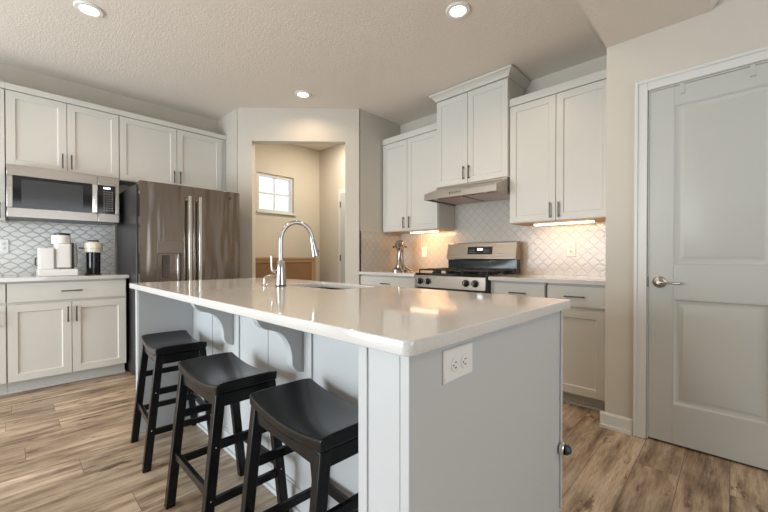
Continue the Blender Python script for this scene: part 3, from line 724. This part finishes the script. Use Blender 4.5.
# soap dispenser
sd = thing('soap_dispenser', (1.0, 1.905, .9145), 'small chrome soap dispenser left of the faucet on the island', 'soap dispenser')
obj('base', MB().lathe((1.0, 1.905, .9145), [(.020, 0), (.019, .004), (.011, .008), (.010, .028), (.008, .03)]), M['chrome'], sd, smooth=True)
obj('spout', MB().tube([(1.0, 1.905, .942), (1.001, 1.904, .956), (1.015, 1.896, .965), (1.05, 1.875, .966), (1.075, 1.862, .960)], [.009, .009, .007, .006, .005]), M['chrome'], sd, smooth=True)

# ------------------------------------------------------------------ outlets
def outlet(mp, u, v, horiz, label, sz=(.036, .060), switch=False):
    a, b = (sz[1], sz[0]) if horiz else sz
    c = mp(u, v, .004)
    t = thing('wall_outlet', c, label, 'outlet', 'white outlet plates')
    q = MB(mp); q.loft([[(u-a+k, v-b+k, n), (u+a-k, v-b+k, n), (u+a-k, v+b-k, n), (u-a+k, v+b-k, n)] for k, n in ((0, .0006), (0, .003), (.005, .0065))])
    pl = obj('cover_plate', q, M['whitepl'], t, bevel=.001)
    for s in (-1, 1):
        du_, dv_ = (s*.020, 0) if horiz else (0, s*.020)
        c = Vector(mp(u+du_, v+dv_, .0067)); nrm = Vector(mp(u, v, 1))-Vector(mp(u, v, 0))
        r = obj('receptacle', MB().lathe(c, [(.0165, 0), (.0165, .0012), (.015, .0018)], nrm, 20), M['whitepl'], t, smooth=True)
        q = MB(mp)
        for k in (-1, 1):
            if horiz: q.box(u+du_-.004, u+du_+.004, v+k*.006-.0012, v+k*.006+.0012, .0086, .0091)
            else: q.box(u+du_+k*.006-.0012, u+du_+k*.006+.0012, v+dv_-.004, v+dv_+.004, .0086, .0091)
        q.box(u+du_-.002-(.008 if horiz else 0), u+du_+.002-(.008 if horiz else 0), v+dv_-.002-(0 if horiz else .008), v+dv_+.002-(0 if horiz else .008), .0086, .0091)
        obj('slots', q, M['slot'], r)
    return t
outlet(lambda u, v, n: (u, by0-n, v), .708, .828, True, 'horizontal white outlet plate on the near end of the island', (.037, .060))
outlet(lambda u, v, n: (u, WY-.010-n, v), -.045, 1.172, False, 'white outlet plate at the left edge of the coffee-counter backsplash')
outlet(lambda u, v, n: (WX-.010-n, u, v), 2.655, 1.14, False, 'white outlet plate in the backsplash between mixer and range')
outlet(lambda u, v, n: (WX-.010-n, u, v), 1.025, 1.150, False, 'white outlet plate in the lit backsplash right of the range', (.040, .070))
# cord and plug
tag(obj('power_cord', MB().tube([(WX-.030, 2.675, 1.17), (WX-.035, 2.68, 1.22), (WX-.025, 2.69, 1.30), (WX-.02, 2.68, 1.368)], .003, 8), M['whitepl'], smooth=True), 'thin white cord rising from the outlet to the strip light', 'cord')

# ------------------------------------------------------------------ bar stools
def make_stool(label):
    t = thing('bar_stool', (0, 0, 0), label, 'stool', 'black saddle stools at the island')
    # saddle seat, long axis Y
    q = MB(); nx_, ny_ = 8, 16; hw, hl = .122, .215
    def topz(u, w): return .590+.026*w*w-.002*u*u-.0035*max(0, abs(u)-.8)/.2
    def botz(u, w): return .552+.022*w*w
    def xy(u, w):
        r = .06; uu, ww = u*hw, w*hl
        return uu, ww
    grid = []
    us = [-1+2*i/nx_ for i in range(nx_+1)]; ws = [-1+2*j/ny_ for j in range(ny_+1)]
    T_ = [[q.V((*xy(u, w), topz(u, w))) for w in ws] for u in us]
    B_ = [[q.V((xy(u, w)[0]*.98, xy(u, w)[1]*.985, botz(u, w))) for w in ws] for u in us]
    F = q.bm.faces.new
    for i in range(nx_):
        for j in range(ny_):
            F((T_[i][j], T_[i+1][j], T_[i+1][j+1], T_[i][j+1])); F((B_[i][j], B_[i][j+1], B_[i+1][j+1], B_[i+1][j]))
    for i in range(nx_):
        F((T_[i][0], B_[i][0], B_[i+1][0], T_[i+1][0])); F((T_[i][-1], T_[i+1][-1], B_[i+1][-1], B_[i][-1]))
    for j in range(ny_):
        F((T_[0][j], T_[0][j+1], B_[0][j+1], B_[0][j])); F((T_[-1][j], B_[-1][j], B_[-1][j+1], T_[-1][j+1]))
    obj('seat', q, M['stool'], t, bevel=.007, seg=3)
    TZ = .572; ax, ay, fx_, fy2 = .100, .190, .160, .195; lw = .034
    def L(sx, sy, z): k = 1-z/TZ; return Vector((sx*(ax+(fx_-ax)*k), sy*(ay+(fy2-ay)*k), z))
    for sx in (-1, 1):
        for sy in (-1, 1):
            q = MB(); q.beam(L(sx, sy, 0), L(sx, sy, TZ), .036, .032); lg = obj('leg', q, M['stool'], t, bevel=.003)
            q = MB()
            for z in (.385, .20):
                c = L(sx, sy, z); q.lathe((c.x, c.y+sy*.0155, z), [(.0022, 0), (.0022, .0012)], (0, sy, 0), 10)
            obj('screw_cap', q, M['whitepl'], lg, label='small pale screw head')
    def rail(name, a, b, h, w, axis):
        q = MB(); a, b = Vector(a), Vector(b)
        if axis == 'x': q.box(a.x, b.x, a.y-w/2, a.y+w/2, a.z-h/2, a.z+h/2)
        else: q.box(a.x-w/2, a.x+w/2, a.y, b.y, a.z-h/2, a.z+h/2)
        obj(name, q, M['stool'], t, bevel=.002)
    for sy in (-1, 1):
        z = .385; p = L(1, sy, z); rail('stretcher', (-p.x+.014, p.y, z), (p.x-.014, p.y, z), .030, .018, 'x')
        z = .185; p = L(1, sy, z); rail('stretcher', (-p.x+.014, p.y, z), (p.x-.014, p.y, z), .030, .018, 'x')
        z = .545; p = L(1, sy, z); rail('apron', (-p.x+.012, p.y, z), (p.x-.012, p.y, z), .045, .020, 'x')
    for sx in (-1, 1):
        z = .22; p = L(sx, 1, z); rail('stretcher', (p.x, -p.y+.013, z), (p.x, p.y-.013, z), .030, .018, 'y')
        z = .545; p = L(sx, 1, z); rail('apron', (p.x, -p.y+.013, z), (p.x, p.y-.013, z), .045, .020, 'y')
    return t
st = make_stool('black saddle-seat bar stool in the middle of the three at the island')
st.location = (.627, 1.535, 0); st.rotation_euler.z = math.radians(0)
s2 = copy_tree(st); s2['label'] = 'black saddle-seat bar stool farthest from the camera, beside the island far end'; s2.location = (.638, 2.285, 0); s2.rotation_euler.z = math.radians(-4)
s3 = copy_tree(st); s3['label'] = 'black saddle-seat bar stool nearest the camera, by the white island end post'; s3.location = (.665, .945, 0); s3.rotation_euler.z = math.radians(-2)

# ------------------------------------------------------------------ coffee machines
cy_ = 4.27
t = thing('coffee_machine', (.29, cy_, .9145), 'white pod coffee machine with side water tank on a white drawer base', 'coffee machine')
obj('pod_drawer', MB().box(.157, .410, cy_-.15, cy_+.17, .9145, .972), M['whitepl'], t, bevel=.004)
obj('water_tank', MB().loft([rrect(.160, .262, cy_-.10, cy_+.06, .012, .973), rrect(.160, .262, cy_-.10, cy_+.06, .012, 1.150)]), M['whitepl'], t, bevel=.004)
obj('tank_handle', MB().tube([(.156, cy_, 1.0), (.146, cy_, 1.01), (.146, cy_, 1.06), (.156, cy_, 1.07)], .005, 8), M['black'], t, smooth=True)
obj('machine_body', MB().loft([rrect(.266, .375, cy_-.085, cy_+.10, .02, .985), rrect(.266, .375, cy_-.085, cy_+.10, .02, 1.19)]), M['whitepl'], t, bevel=.003)
obj('drip_spout', MB().lathe((.312, cy_-.06, .973), [(.018, 0), (.014, .012), (.012, .026)]), M['grey'], t, smooth=True)
obj('machine_head', MB().lathe((.312, cy_, 1.19), [(.060, 0), (.066, .006), (.066, .072), (.060, .078)], seg=36), M['whitepl'], t, smooth=True)
obj('lid', MB().lathe((.318, cy_, 1.2685), [(.056, 0), (.056, .014), (.046, .018)], seg=30), M['black'], t, smooth=True)
obj('rear_column', MB().box(.380, .398, cy_-.03, cy_+.09, .973, 1.205), M['dark'], t, bevel=.004)
obj('milk_wand', MB().tube([(.408, cy_-.02, 1.20), (.412, cy_-.03, 1.12), (.410, cy_-.03, 1.02), (.402, cy_-.04, .99)], [.006, .007, .008, .009], 10), M['nickel'], t, smooth=True)
t = thing('coffee_machine', (.53, cy_, .9145), 'black pod coffee machine with a cream dome head, nearest the refrigerator', 'coffee machine')
obj('base_plate', MB().lathe((.532, cy_, .9145), [(.062, 0), (.062, .010), (.055, .012)], seg=30), M['black'], t, smooth=True)
obj('column', MB().lathe((.534, cy_, .927), [(.052, 0), (.054, .19), (.052, .192)], seg=30), M['gloss'], t, smooth=True)
obj('machine_head', MB().lathe((.534, cy_, 1.1205), [(.064, 0), (.069, .005), (.0705, .05), (.068, .085), (.056, .096), (.045, .098)], seg=36), M['cream'], t, smooth=True)
obj('seam_ring', MB().lathe((.534, cy_, 1.152), [(.0708, 0), (.0706, .003)], seg=36), M['nickel'], t, smooth=True)
obj('lid', MB().lathe((.534, cy_, 1.219), [(.044, 0), (.046, .006), (.040, .012)], seg=30), M['black'], t, smooth=True)
obj('side_lever', MB().tube([(.463, cy_, 1.155), (.435, cy_, 1.160), (.428, cy_, 1.160)], .006, 8), M['black'], t, smooth=True)

# ------------------------------------------------------------------ stand mixer (seen from the front, head towards the room)
mx_, my_ = 3.12, 2.755
ms = mat('polished_nickel', (0.42, 0.38, 0.34), 0.2, 1.0)
t = thing('stand_mixer', (mx_, my_, .9145), 'polished metal stand mixer in the corner left of the range', 'mixer')
q = MB(); q.loft([rrect(mx_-.13, mx_+.15, my_-.09, my_+.09, .06, .9145), rrect(mx_-.13, mx_+.15, my_-.09, my_+.09, .06, .935), rrect(mx_-.11, mx_+.14, my_-.07, my_+.07, .055, .947)])
obj('base', q, ms, t, smooth=True)
q = MB(); q.loft([rrect(mx_+.02, mx_+.14, my_-.075, my_+.075, .03, .945), rrect(mx_+.03, mx_+.13, my_-.045, my_+.045, .03, 1.0), rrect(mx_+.04, mx_+.12, my_-.036, my_+.036, .03, 1.13), rrect(mx_+.03, mx_+.13, my_-.045, my_+.045, .03, 1.18)])
obj('column', q, ms, t, smooth=True)
q = MB(); q.lathe((mx_+.17, my_, 1.215), [(.03, 0), (.052, .02), (.060, .08), (.062, .16), (.058, .22), (.048, .26), (.036, .275), (.03, .28)], (-1, 0, 0), 28)
hd = obj('motor_head', q, ms, t, smooth=True)
obj('hub_cap', MB().lathe((mx_-.111, my_, 1.215), [(.022, 0), (.022, .01), (.018, .012)], (-1, 0, 0), 20), M['pull'], hd, smooth=True)
for s in (-1, 1): obj('side_knob', MB().lathe((mx_-.02, my_+s*.061, 1.195), [(.010, 0), (.010, .018), (.006, .021)], (0, s, 0), 16), M['black'], hd, smooth=True)
obj('beater_shaft', MB().lathe((mx_-.065, my_, 1.120), [(.012, 0), (.014, .03), (.03, .045)]), ms, hd, smooth=True)
q = MB(); q.lathe((mx_-.055, my_, .948), [(.045, 0), (.05, .006), (.052, .03), (.052, .034)], seg=24)
obj('bowl_seat', q, ms, t, smooth=True)
t.rotation_euler.z = math.radians(38)
tag(obj('utensil', MB().tube([(mx_-.05, my_-.095, .985), (mx_-.03, my_-.13, .955), (mx_-.01, my_-.185, .925)], [.006, .009, .006], 10), M['pull'], smooth=True), 'dark curved attachment leaning beside the stand mixer', 'utensil')

# ------------------------------------------------------------------ recessed ceiling lights
def downlight(x, y, label, power=7.5):
    t = thing('ceiling_light', (x, y, CH-.012), label, 'light', 'recessed ceiling lights')
    obj('trim_ring', MB().lathe((x, y, CH-.0005), [(.052, .0), (.083, 0), (.083, .004), (.076, .010), (.056, .011), (.052, .004)], (0, 0, -1), 36), M['whitepl'], t, smooth=True)
    obj('diffuser', MB().lathe((x, y, CH-.0005), [(.0515, 0), (.0515, .004), (.045, .006)], (0, 0, -1), 36), M['bulb'], t, smooth=True)
    l = area('downlight_lamp', (x, y, CH-.016), (x, y, 0), .11, .11, power, WARM, math.radians(150), 'DISK')
    l.parent = t; l.location = (0, 0, -.004)
downlight(.381, 3.155, 'recessed ceiling light above the left counter, top left of the photo')
downlight(2.132, 1.355, 'recessed ceiling light above the range side of the island, near the tall cabinet')
downlight(2.106, 3.194, 'recessed ceiling light in front of the angled pantry opening', 3.3)
area('downlight_lamp', (.38, 1.355, CH-.02), (.38, 1.355, 0), .11, .11, 7, WARM, math.radians(150), 'DISK')
area('downlight_lamp', (-1.6, -1.6, CH-.02), (-1.6, -1.6, 0), .11, .11, 7, WARM, math.radians(150), 'DISK')
area('downlight_lamp', (1.2, -1.6, CH-.02), (1.2, -1.6, 0), .11, .11, 7, WARM, math.radians(150), 'DISK')
area('pantry_fill', (3.0, 3.75, CH-.02), (3.0, 3.75, 0), .2, .2, 22, (1.0, .88, .70), PI, 'DISK')  # unseen light added to brighten the pantry interior, no fixture modelled
